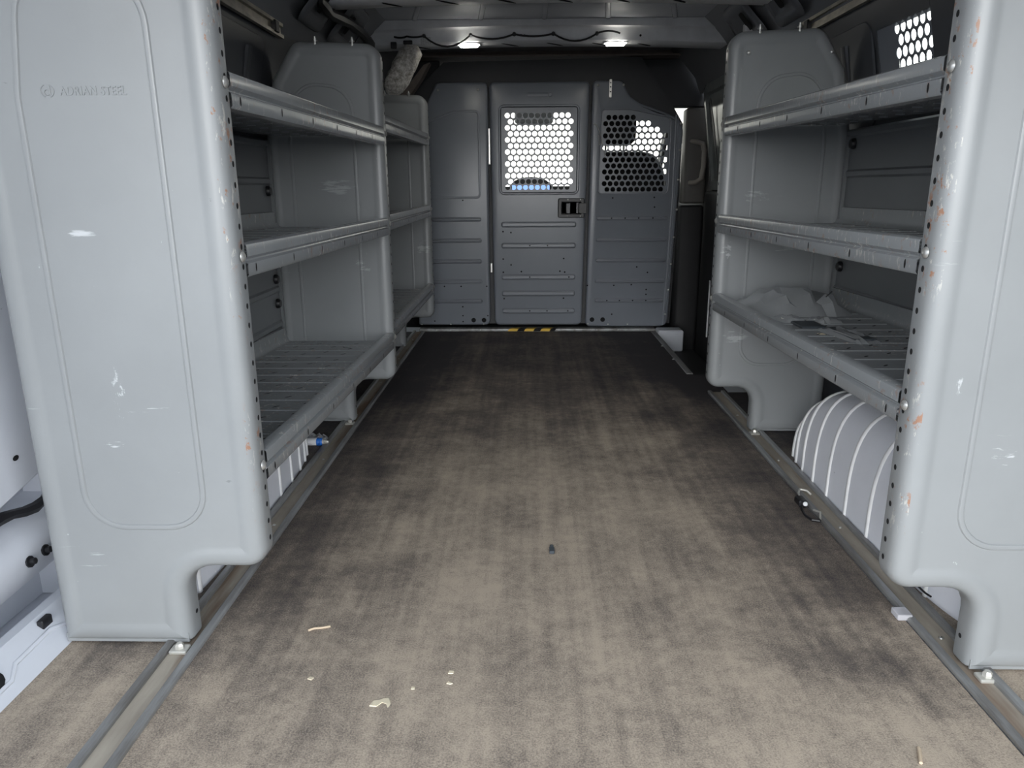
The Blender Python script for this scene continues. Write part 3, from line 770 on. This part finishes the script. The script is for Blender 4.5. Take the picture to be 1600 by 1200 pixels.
for x, z in ((926,506),(960,507),(993,507)): inst('bolt', RIVET, (bx(x), YB, bz(z)), RW, facing((0,-1,0)))
mb = MB(); mb.rbox((bx(951.5), YB-.010, bz(152)), (bx(955.5), YB+.004, bz(126)), .002, axis=1); br = mb.build('strap_bracket', M['zinc'], RW)
mb = MB()
for z in (131,137,144): mb.disc((bx(953.5), YB-.0108, bz(z)), (0,-1,0), .0035, 0)
mb.build('bracket_hole', M['hole'], br)
# hinges on the door's left edge, post between door and left wing
for x0, x1, y0, y1 in ((761.3,765,250,196),(762.5,766,420,405)):
    mb = MB(); mb.rbox((bx(x0), YB-.005, bz(y0)), (bx(x1), YB+.01, bz(y1)), .002, axis=2); mb.build('hinge', M['zinc'], DOOR)
# black header above and behind the panels
mb = MB()
pan(mb, grid([(600,300,.01),(1072,300,.01),(1072,190,.03),(1058,168,.08),(1002,92,.05),(692,97,.03),(640,145,.03),(600,190,.02)][:]), [(.0,.075),(0,.058),(.006,.052)], to, cap=False)
# header: a frame plate, open behind the two windows and the door
out_ = grid([(640,160,.0),(692,97,.0),(1002,92,.0),(1060,170,.0)])
def plate(l, d0=.052): mb.face(mb.ring([to(bx(x),bz(y),d0) for x,y in l]))
plate([(606,185),(640,145),(692,97),(1002,92),(1058,168),(1072,190),(1072,178),(1000,158),(780,158),(660,158)][:5] + [(1072,190),(1000,164),(780,160),(660,165)])
plate([(606,185),(660,165),(660,300),(606,300)]); plate([(660,165),(780,160),(780,300),(660,300)])
plate([(904,160),(942,162),(942,300),(904,300)]); plate([(1053,183),(1072,190),(1072,300),(1053,300)])
plate([(606,300),(1072,300),(1066,508),(640,508)])
mb.build('header_panel', M['header'], BR)
# threshold with hazard tape
mb = MB(); mb.rbox((-.62, YB-.035, .001), (.72, YB+.03, .018), .004, axis=0)
TH = mb.build('threshold', M['lip'], BR)
mb = MB(); zt = .0186
def quad(x0, x1, mi, lift):
    sk = .022
    mb.face(mb.ring([(x0, YB-.0356, .004), (x1, YB-.0356, .004), (x1+sk*.4, YB-.0356, .0178), (x0+sk*.4, YB-.0356, .0178)]), mi)
    mb.face(mb.ring([(x0+sk*.4, YB-.034, zt), (x1+sk*.4, YB-.034, zt), (x1+sk, YB-.004, zt), (x0+sk, YB-.004, zt)]), mi)
x = bx(791)
for i, ww in enumerate((.052,.040,.052,.040,.052,.030)): quad(x, x+ww, i % 2, 0); x += ww
mb.build('hazard_tape', [M['yellow'], M['hole']], TH)['label'] = 'black and yellow hazard tape'
for X in (-.52,-.44,-.27,.39,.51): inst('bolt', RIVET, (X, YB-.035, .012), TH, facing((0,-1,0)))
# thin loose wire on the right wing
mb = MB(); mb.tube([to(bx(928),bz(190),-.004),to(bx(933),bz(192),-.010),to(bx(938),bz(202),-.012),to(bx(942),bz(215),-.012),to(bx(945),bz(228),-.010),to(bx(948),bz(238),-.006)], .0016, 5)
mb.tube([to(bx(937),bz(207),-.006),to(bx(938),bz(222),-.010),to(bx(941),bz(220),-.012),to(bx(942),bz(214),-.012)], .0014, 5)
tag(mb.build('loose_wire', M['wire']), 'thin loose wire beside the right bulkhead window', 'wire')
# foil insulation in the left roof corner
mb = MB(); rings = []
A, B = Vector((-.600,3.36,1.185)), Vector((-.475,3.42,1.385))
for k in range(13):
    t = k/12; p = A.lerp(B, t); rr = .056*(max(0.02, 1-abs(2*t-1)**5))**.5
    dx = Vector((.85,0,-.53)); dy = Vector((0,1,0)); rg = []
    for j in range(18):
        a = 2*PI*j/18; w_ = 1 + .10*math.sin(3*a+5*t) + .08*random.uniform(-1,1)
        rg.append(p + dx*(rr*.85*w_*math.cos(a)) + dy*(rr*w_*math.sin(a)))
    rings.append(mb.ring(rg))
for a, c in zip(rings, rings[1:]): mb.bridge(a, c)
mb.face(rings[0][::-1]); mb.face(rings[-1])
tag(mb.build('insulation_roll', M['foil'], ang=80), 'rolled scrap of foil insulation stuffed in the left roof corner', 'insulation')
# pillar cover beside it
mb = MB(); mb.extr([(-.66,1.26),(-.535,1.405),(-.505,1.415),(-.55,1.34),(-.61,1.26)], 4.06, 4.14, lambda p, y: (p[0], y, p[1]), closed=True, caps=True); tag(mb.build('trim_16', M['liner']), kind='structure')

# ------------------------------------------------------------------ cab beyond the bulkhead
b = MB(); b.box((-.86,4.28,1.47),(1.0,5.35,1.52)); b.box((-.86,4.20,1.462),(1.0,4.34,1.47)); tag(b.build('trim_17', M['liner']), kind='structure')
b = MB(); b.box((-.86,4.28,-.3),(1.0,6.3,-.25)); tag(b.build('trim_18', M['cabdark']), kind='structure')
for x0, x1, nm in ((-.885,-.86,'wall_cab_left'),(1.0,1.025,'wall_cab_right')):
    b = MB(); b.box((x0,4.28,-.3),(x1,6.3,.82)); b.box((x0,4.28,.82),(x1,4.80 if x0>0 else 4.70,1.50)); b.box((x0,4.28,1.38),(x1,5.4,1.50))
    b.extr([(5.30,1.50),(5.42,1.50),(6.15,.82),(6.0,.82)], x0, x1, lambda p, x: (x, p[0], p[1]), closed=True, caps=True)
    tag(b.build(nm, M['cabdark']), kind='structure')
b = MB(); b.face(b.ring([(-.86,5.36,1.48),(1.0,5.36,1.48),(1.0,6.12,.84),(-.86,6.12,.84)])); tag(b.build('window_2', M['glass']), kind='structure')
for x, nm in ((-.873,'window_3'),(1.012,'window_4')):
    b = MB(); b.face(b.ring([(x,4.80,.82),(x,6.05,.82),(x,5.42,1.38),(x,4.80,1.38)])); tag(b.build(nm, M['glass']), kind='structure')
b = MB(); b.box((-.86,6.1,-.3),(1.0,6.3,.80)); tag(b.build('wall_front', M['cabdark']), kind='structure')
# dashboard with hooded centre display
r = empty('dashboard', (.07,5.75,.5), 'black dashboard with a hooded blue display beyond the bulkhead door', 'dashboard')
mb = MB(); mb.extr([(5.55,.45),(5.50,.62),(5.56,.71),(5.75,.745),(6.10,.76),(6.10,.45)], -.85, .99, lambda p, x: (x,p[0],p[1]), closed=True, caps=True); mb.build('dash_top', M['cabdark'], r)
mb = MB(); hc = [(.02+.165*math.cos(PI*k/16), .74+.125*math.sin(PI*k/16)**.7) for k in range(17)]
mb.extr(hc, 5.50, 5.80, lambda p, y: (p[0],y,p[1]), closed=True, caps=True); mb.build('hood', M['black'], r)
mb = MB(); mb.rbox((-.115,5.487,.745),(.155,5.499,.808), .006, axis=1); mb.build('display', M['screen'], r)
# mirror and overhead console
mb = MB(); mb.rbox((-.09,5.18,1.20),(.17,5.22,1.285), .025, axis=1); o = mb.build('rear_view_mirror', M['bow'])
tag(o, 'grey rear-view mirror seen through the bulkhead door screen', 'mirror')
k = MB(); k.tube([(.04,5.22,1.26),(.04,5.28,1.34),(.04,5.30,1.48)], .012, 8); k.rbox((-.09,5.17,1.28),(.17,5.235,1.318), .01, axis=1); k.build('mount', M['black'], o)
# passenger seat
r = empty('passenger_seat', (.62,4.85,-.25), 'dark cab seat with headrest seen through the right bulkhead window', 'seat')
mb = MB(); mb.rbox((.40,4.62,1.035),(.645,4.76,1.26), .05, axis=1); mb.build('headrest', M['seatf'], r)
mb = MB(); cs = [(.36,.22,.05),(.86,.22,.05),(.86,.80,.14),(.78,1.000,.16),(.42,1.000,.06)]
pan(mb, cs, [(.04,.02),(.01,0),(0,-.03),(0,-.12),(.03,-.16),(.08,-.165)], lambda u,v,dd: (u, 4.66-dd+(1.0-v)*.12, v)); mb.build('backrest', M['seatf'], r)
mb = MB(); mb.rbox((.36,4.80,-.05),(.86,5.32,.22), .05, axis=0); mb.rbox((.42,4.85,-.25),(.80,5.2,-.04), .02, axis=2); mb.build('cushion', M['seatf'], r)
for x in (.47,.58):
    mb = MB(); mb.tube([(x,4.70,.985),(x,4.69,1.045)], .007, 8); mb.build('headrest_post', M['zinc'], r)
mb = MB(); mb.bead([(.70+.13*math.sin(PI/2*k/8), 4.638+.02*(k/8), .80+.19*math.cos(PI/2*k/8)) for k in range(9)], (0,-1,0), .004, .003); mb.build('piping', M['white'], r)

# ------------------------------------------------------------------ white body structure at the rear left corner
b = MB()                                            # sill flange along the floor
b.extr([(-.835,.0),(-.842,.006),(-.895,.048),(-.915,.048),(-.93,-.02),(-.84,-.02)], .40, 1.30, lambda p, y: (p[0],y,p[1]), closed=True, caps=True)
sx = lambda u: -.842-(u)*.063
b.face(b.ring([(-.870+.016*math.cos(2*PI*k/14)+.0008, 1.005+.026*math.sin(2*PI*k/14), .0285+.0127*math.cos(2*PI*k/14)*-1+.0010) for k in range(14)]), 1)
b.bead([(-.853,.80,.0150),(-.853,1.03,.0150),(-.866,1.06,.0255),(-.868,1.16,.027),(-.858,1.19,.019),(-.857,1.28,.018)], (.69,0,.72), .004, .003)
SILL = b.build('trim_19', [M['body'], M['hole']]); tag(SILL, kind='structure')
b = MB(); b.rbox((-.886,1.150,.026),(-.874,1.178,.048), .003, axis=1); b.build('clip', M['black'], SILL)
b = MB(); b.tube([(-.865+.008*math.sin(k*1.3), .985+.004*k, .034+.010*math.cos(k*1.3)) for k in range(10)], .0016, 6); b.build('wire_end', M['wire'], SILL)
b = MB()                                            # rounded beam above the sill
b.extr([(-.955,.07),(-.93,.10),(-.915,.135),(-.915,.165),(-.935,.188),(-.985,.20),(-1.02,.20),(-1.02,.07)], .40, 1.36, lambda p, y: (p[0],y,p[1]+.04*(y-1.1)), closed=True, caps=True)
BEAM = b.build('trim_20', M['body'], ang=50); tag(BEAM, kind='structure')
for y in (1.20, 1.245):
    b = MB(); b.lathe((-.914,y,.140),(1,0,.2),[(.011,0),(.011,.003),(.006,.004),(.006,.012),(.003,.014),(0,.014)],10); b.build('bolt', M['black'], BEAM)
b = MB(); b.box((-1.06,.35,-.02),(-1.02,1.5,1.3)); b.box((-1.03,1.36,-.02),(-.855,1.40,1.3)); b.box((-1.06,.35,-.06),(-.85,1.40,-.022)); tag(b.build('trim_21', M['body']), kind='structure')
b = MB()                                            # upper white inner panel with access hole
cs = [(.40,.255,.02),(1.14,.255,.05),(1.36,.30,.03),(1.36,1.3,.03),(.40,1.3,.03)]
pan(b, cs, [(0,.02),(0,.005),(.005,0),(.014,0)], lambda u,v,dd: (-.918-dd,u,v))
for cy, cz, ry, rz in ((1.08,.33,.020,.018),(1.095,.40,.05,.003),(1.09,.46,.04,.004),(1.17,.475,.008,.006),(1.22,.335,.008,.005),(1.06,.56,.03,.01)):
    b.disc((-.9172,cy,cz),(1,0,0),ry,1,12,rz)
b.bead([(-.918,1.00,.30),(-.918,1.10,.31),(-.918,1.12,.36),(-.918,1.08,.385),(-.918,1.0,.39)], (1,0,0), .008, .005)
tag(b.build('trim_22', [M['body'], M['hole']]), kind='structure')
mb = MB(); mb.tube([(-.93,.90+.03*k,.235+.012*math.sin(k*.9)-.0015*(14-k)) for k in range(15)], lambda t: .010+.003*math.sin(t*40), 7)
tag(mb.build('cable_harness', M['black']), 'dirty black cable behind the left end panel near the doors', 'cable')

# open rear doors added out of view to shape the light: the left one swung straight back, the right one folded further out
def added_rear_door(name, hinge, ang):
    b = MB(); ca, sa = math.cos(ang), math.sin(ang)
    cs = [(0,0,.03),(.86,0,.05),(.86,1.05,.10),(.80,1.36,.12),(0,1.36,.03)]
    def to(u, v, d): return (hinge[0] + ca*u - sa*d, hinge[1] + sa*u + ca*d, v)
    pan(b, cs, [(.0,.0),(0,.05),(.01,.06),(.05,.06),(.065,.048),(.10,.046)], to)
    pan(b, cs, [(0,0),(.01,-.008)], to)
    return tag(b.build(name, M['body']), kind='structure')
added_rear_door('added_door_2', (-.90,.33), -PI/2); added_rear_door('added_door_3', (1.04,.33), -PI*.10)

# ------------------------------------------------------------------ small things
def crumple(mb, cx, cy, z, lx, ly, h, rot, seed, nx=18, ny=12, rough=.35):
    rnd = random.Random(seed); ca, sa = math.cos(rot), math.sin(rot)
    hts = [[rnd.random() for _ in range(ny+1)] for _ in range(nx+1)]
    for side in (1, 0):
        g = []
        for i in range(nx+1):
            row = []
            for j in range(ny+1):
                u, v = -1+2*i/nx, -1+2*j/ny
                env = max(0, (1-u**4)*(1-v**4))
                hh = z + (h*env*(1-rough+rough*hts[i][j]) if side else .0012*env) + .0008
                jx = lx*(u+.06*(hts[i][j]-.5)); jy = ly*(v+.10*(hts[j % nx][i % ny]-.5))
                row.append((cx+ca*jx-sa*jy, cy+sa*jx+ca*jy, hh))
            g.append(mb.ring(row))
        for a, c in zip(g, g[1:]): mb.bridge(a, c, 0, False)
DK = .4415
mb = MB(); crumple(mb, .775, 2.18, DK, .135, .150, .068, .15, 3, 11, 8, .5)
o = mb.build('plastic_bag', M['bag'], ang=25); tag(o, 'large crumpled clear plastic bag on the right unit bottom shelf against the far panel', 'bag')
k = MB(); k.tube([(.845,2.10,DK+.050),(.853,2.10,DK+.058),(.861,2.10,DK+.066)], .0018, 5); k.build('marker_scrawl', M['black'], o)
def bagged(cx, cy, lx, ly, h, rot, seed, label, content):
    r = empty('zip_bag', (cx,cy,DK+.004), label, 'bag')
    mb = MB(); crumple(mb, cx, cy, DK+.004, lx, ly, h, rot, seed, 10, 8, .5); mb.build('bag_film', M['pouch'], r, ang=25)
    mb = MB(); rnd = random.Random(seed)
    if content == 'wire':
        for k in range(5):
            a = rnd.random()*PI; c = Vector((cx+rnd.uniform(-.4,.4)*lx, cy+rnd.uniform(-.4,.4)*ly, DK+.006))
            mb.tube([c + Vector((math.cos(a+q*.9)*lx*.35, math.sin(a+q*.9)*ly*.45, .004+.002*(q % 2))) for q in range(6)], .0016, 5)
        mb.build('hardware', M['wire'], r)
    else:
        ca, sa = math.cos(rot), math.sin(rot); q = [(-.72,-.7),(.72,-.7),(.72,.7),(-.72,.7)]
        A = mb.ring([(cx+ca*u*lx-sa*v*ly, cy+sa*u*lx+ca*v*ly, DK+.0055) for u,v in q]); B = mb.ring([(cx+ca*u*lx*.95-sa*v*ly*.95, cy+sa*u*lx*.95+ca*v*ly*.95, DK+.0055+h*.62) for u,v in q])
        mb.bridge(A,B); mb.face(A[::-1]); mb.face(B); mb.build('dark_part', M['chip'], r)
    return r
bagged(.705, 1.985, .035, .045, .016, .2, 11, 'small clear bag of metal bits nearest the lip beside the large bag', 'wire')
bagged(.790, 1.955, .040, .042, .016, .0, 12, 'small round clear bag of thin wire beside the large bag', 'wire')
bagged(.765, 1.745, .038, .115, .018, .10, 13, 'long clear bag with a dark flat part inside, nearest the rear', 'dark')
mb = MB(); mb.rbox((.692,1.845,DK+.004),(.755,1.935,DK+.012), .006, axis=2); tag(mb.build('black_pouch', M['chip']), 'flat black pouch among the small bags on the right shelf', 'pouch')
mb = MB(); mb.rbox((.704,1.765,DK+.004),(.722,1.785,DK+.008), .004, axis=2); tag(mb.build('white_chip', M['cream']), 'small cream chip beside the long bag on the right shelf', 'chip')
# sealant tube behind the left wheel well
r = empty('sealant_tube', (-.68,2.215,0), 'white tube with blue bands lying beyond the left wheel well', 'tube')
mb = MB(); pr = [(.004,0),(.011,.006),(.0125,.02)]
for k in range(4): pr += [(.0125,.022+.008*k),(.0118,.024+.008*k),(.0118,.026+.008*k),(.0125,.028+.008*k)]
pr += [(.0125,.074),(.0115,.076)]
mb.lathe((-.752,2.215,.0135),(1,0,0),pr,14); mb.build('tube_body', M['white'], r)
for x in (-.6755, -.6655):
    mb = MB(); mb.lathe((x,2.215,.0135),(1,0,0),[(.0122,0),(.0131,.001),(.0131,.0075),(.0122,.009)],14); mb.build('blue_band', M['blue'], r)
mb = MB(); mb.lathe((-.6565,2.215,.0135),(1,0,0),[(.0120,0),(.0120,.006),(.007,.010),(.004,.018),(0,.018)],14); mb.build('nozzle', M['wire'], r)
mb = MB(); crumple(mb, -.70, 2.255, .0, .05, .018, .03, .1, 31, 10, 6, .5); tag(mb.build('plastic_scrap', M['bag'], ang=25), 'scrap of clear plastic behind the blue-banded tube', 'scrap')
mb = MB(); mb.tube([(.779,1.40,.050),(.7795,1.37,.030),(.781,1.34,.022),(.782,1.31,.022),(.782,1.29,.026)], .0022, 5); tag(mb.build('black_wire', M['black']), 'short black wire against the wheel well in the right near foot notch', 'wire')
# cord with toggle on the right track
r = empty('cord_loop', (.715,1.75,0), 'looped black and white cord with a round toggle hooked over the right track', 'cord')
mb = MB(); mb.tube([(.752,1.83,.004),(.742,1.835,.013),(.724,1.838,.016),(.715,1.82,.012),(.708,1.775,.010)], .0028, 6); mb.build('white_cord', M['wire'], r); mb = MB(); mb.tube([(.715,1.668,.008),(.722,1.69,.018),(.716,1.715,.012)], .0026, 6); mb.build('white_cord', M['wire'], r)
mb = MB(); mb.tube([(.706,1.765,.010),(.694,1.735,.005),(.690,1.70,.005),(.698,1.672,.005),(.712,1.665,.006),(.716,1.672,.008)], .0034, 6); mb.rbox((.693,1.752,.001),(.716,1.790,.020), .006, axis=1); mb.build('black_cord', M['black'], r)
mb = MB(); mb.lathe((.708,1.752,.012),(0,-1,.4),[(.006,0),(.006,.003),(.003,.006),(0,.006)],10); mb.build('toggle', M['white'], r)
mb = MB(); mb.rbox((.700,1.245,.0008),(.728,1.275,.013), .003, axis=2); tag(mb.build('clear_block', M['block']), 'small clear plastic block on the mat against the right track', 'block')
mb = MB(); mb.rbox((.048,1.50,.0005),(.060,1.525,.008), .003, axis=2); mb.rbox((.050,1.53,.0005),(.058,1.538,.006), .002, axis=2); tag(mb.build('dark_chip', M['chip']), 'tiny dark chip on the mid aisle mat', 'debris')
mb = MB(); mb.tube([(-.410,1.198,.0025),(-.400,1.204,.003),(-.385,1.206,.003),(-.372,1.212,.0025)], .0022, 6); tag(mb.build('straw_piece', M['twig']), 'pale bit of straw on the mat near the left end panel', 'debris')
mb = MB(); mb.tube([(.56,.885,.0028),(.566,.90,.003),(.572,.915,.0025)], .0026, 6); tag(mb.build('straw_piece', M['twig']), 'pale splinter on the mat at the front edge, right side', 'debris')
def blot(cx, cy, pts, label):
    mb = MB(); n = len(pts)
    ring = []
    for i in range(n):
        a, c = Vector(pts[i]), Vector(pts[(i+1) % n])
        ring += [(cx+a.x, cy+a.y), (cx+(a.x+c.x)/2*1.03, cy+(a.y+c.y)/2*1.03)]
    A = mb.ring([(x,y,.0002) for x,y in ring]); B = mb.ring([(cx+(x-cx)*.9,cy+(y-cy)*.9,.0014) for x,y in ring]); mb.bridge(A,B); mb.face(B)
    tag(mb.build('dried_glue', M['cream']), label, 'stain', 'dried glue spots on the mat')
blot(-.236, 1.004, [(-.018,-.008),(-.006,-.010),(.002,.000),(.010,-.004),(.013,-.012),(.016,-.002),(.011,.012),(.002,.010),(-.004,.006),(-.014,.004)], 'largest cream dried glue spot on the near mat')
blot(-.131, 1.082, [(-.005,-.004),(.004,-.004),(.005,.003),(-.004,.004)], 'round cream glue spot, right of and beyond the largest one')
blot(-.131, 1.055, [(-.005,-.003),(.002,-.005),(.006,-.003),(-.003,.003)], 'thin cream glue fleck just nearer than the round spot')
blot(-.367, 1.063, [(-.005,-.002),(.003,-.005),(.006,.001),(-.002,.004)], 'lone cream glue fleck nearest the left floor track')
blot(-.190, 1.040, [(-.003,-.003),(.003,-.003),(.003,.003),(-.003,.003)], 'tiny cream glue fleck between the largest and round spots')
mb = MB(); mb.tube([(-.83,2.38,.345),(-.74,2.36,.296),(-.71,2.40,.294)], .002, 5)
mb = MB(); mb.tube([(-.600,2.33,.2985),(-.588,2.315,.2975),(-.57,2.31,.2975)], .0022, 5); tag(mb.build('black_tie', M['black']), 'short black tie end on the left unit bottom shelf', 'cable tie')

# ------------------------------------------------------------------ outdoors and light
b = MB(); b.face(b.ring([(-60,-60,-.65),(60,-60,-.65),(60,60,-.65),(-60,60,-.65)])); tag(b.build('ground', M['asphalt']), kind='structure')
wd = bpy.data.worlds.new('overcast'); sc.world = wd; wd.use_nodes = True
nt = wd.node_tree; bg = nt.nodes['Background']
tc = nt.nodes.new('ShaderNodeTexCoord'); sp_ = nt.nodes.new('ShaderNodeSeparateXYZ'); nt.links.new(tc.outputs['Generated'], sp_.inputs[0])
r_ = ramp(nt, sp_.outputs['Z'], [(0.0, (1.0, 1.0, 1.0)), (0.30, (0.90, 0.95, 1.0)), (0.50, (0.38, 0.42, 0.46)), (1.0, (0.25, 0.28, 0.32))])
nt.links.new(r_.outputs['Color'], bg.inputs['Color'])
lr = nt.nodes.new('ShaderNodeMapRange'); nt.links.new(sp_.outputs['X'], lr.inputs[0])     # cloud is brighter towards the left
for i, val in enumerate((-1.0, 1.0, 6.4, 5.4)): lr.inputs[i + 1].default_value = val
nt.links.new(lr.outputs[0], bg.inputs['Strength'])
sun = bpy.data.lights.new('hazy_sun', 'SUN'); sun.energy = 1.7; sun.angle = math.radians(50); sun.color = (1, .985, .95)
so = bpy.data.objects.new('hazy_sun', sun); C.objects.link(so); so.rotation_euler = Vector((.26, 1, -.30)).to_track_quat('-Z', 'Y').to_euler()

sc.view_settings.view_transform = 'Standard'; sc.view_settings.look = 'None'; sc.view_settings.gamma = 1; sc.view_settings.use_curve_mapping = False
sc.view_settings.exposure = 0.10
sc.cycles.max_bounces = 10; sc.cycles.diffuse_bounces = 6; sc.cycles.transparent_max_bounces = 16
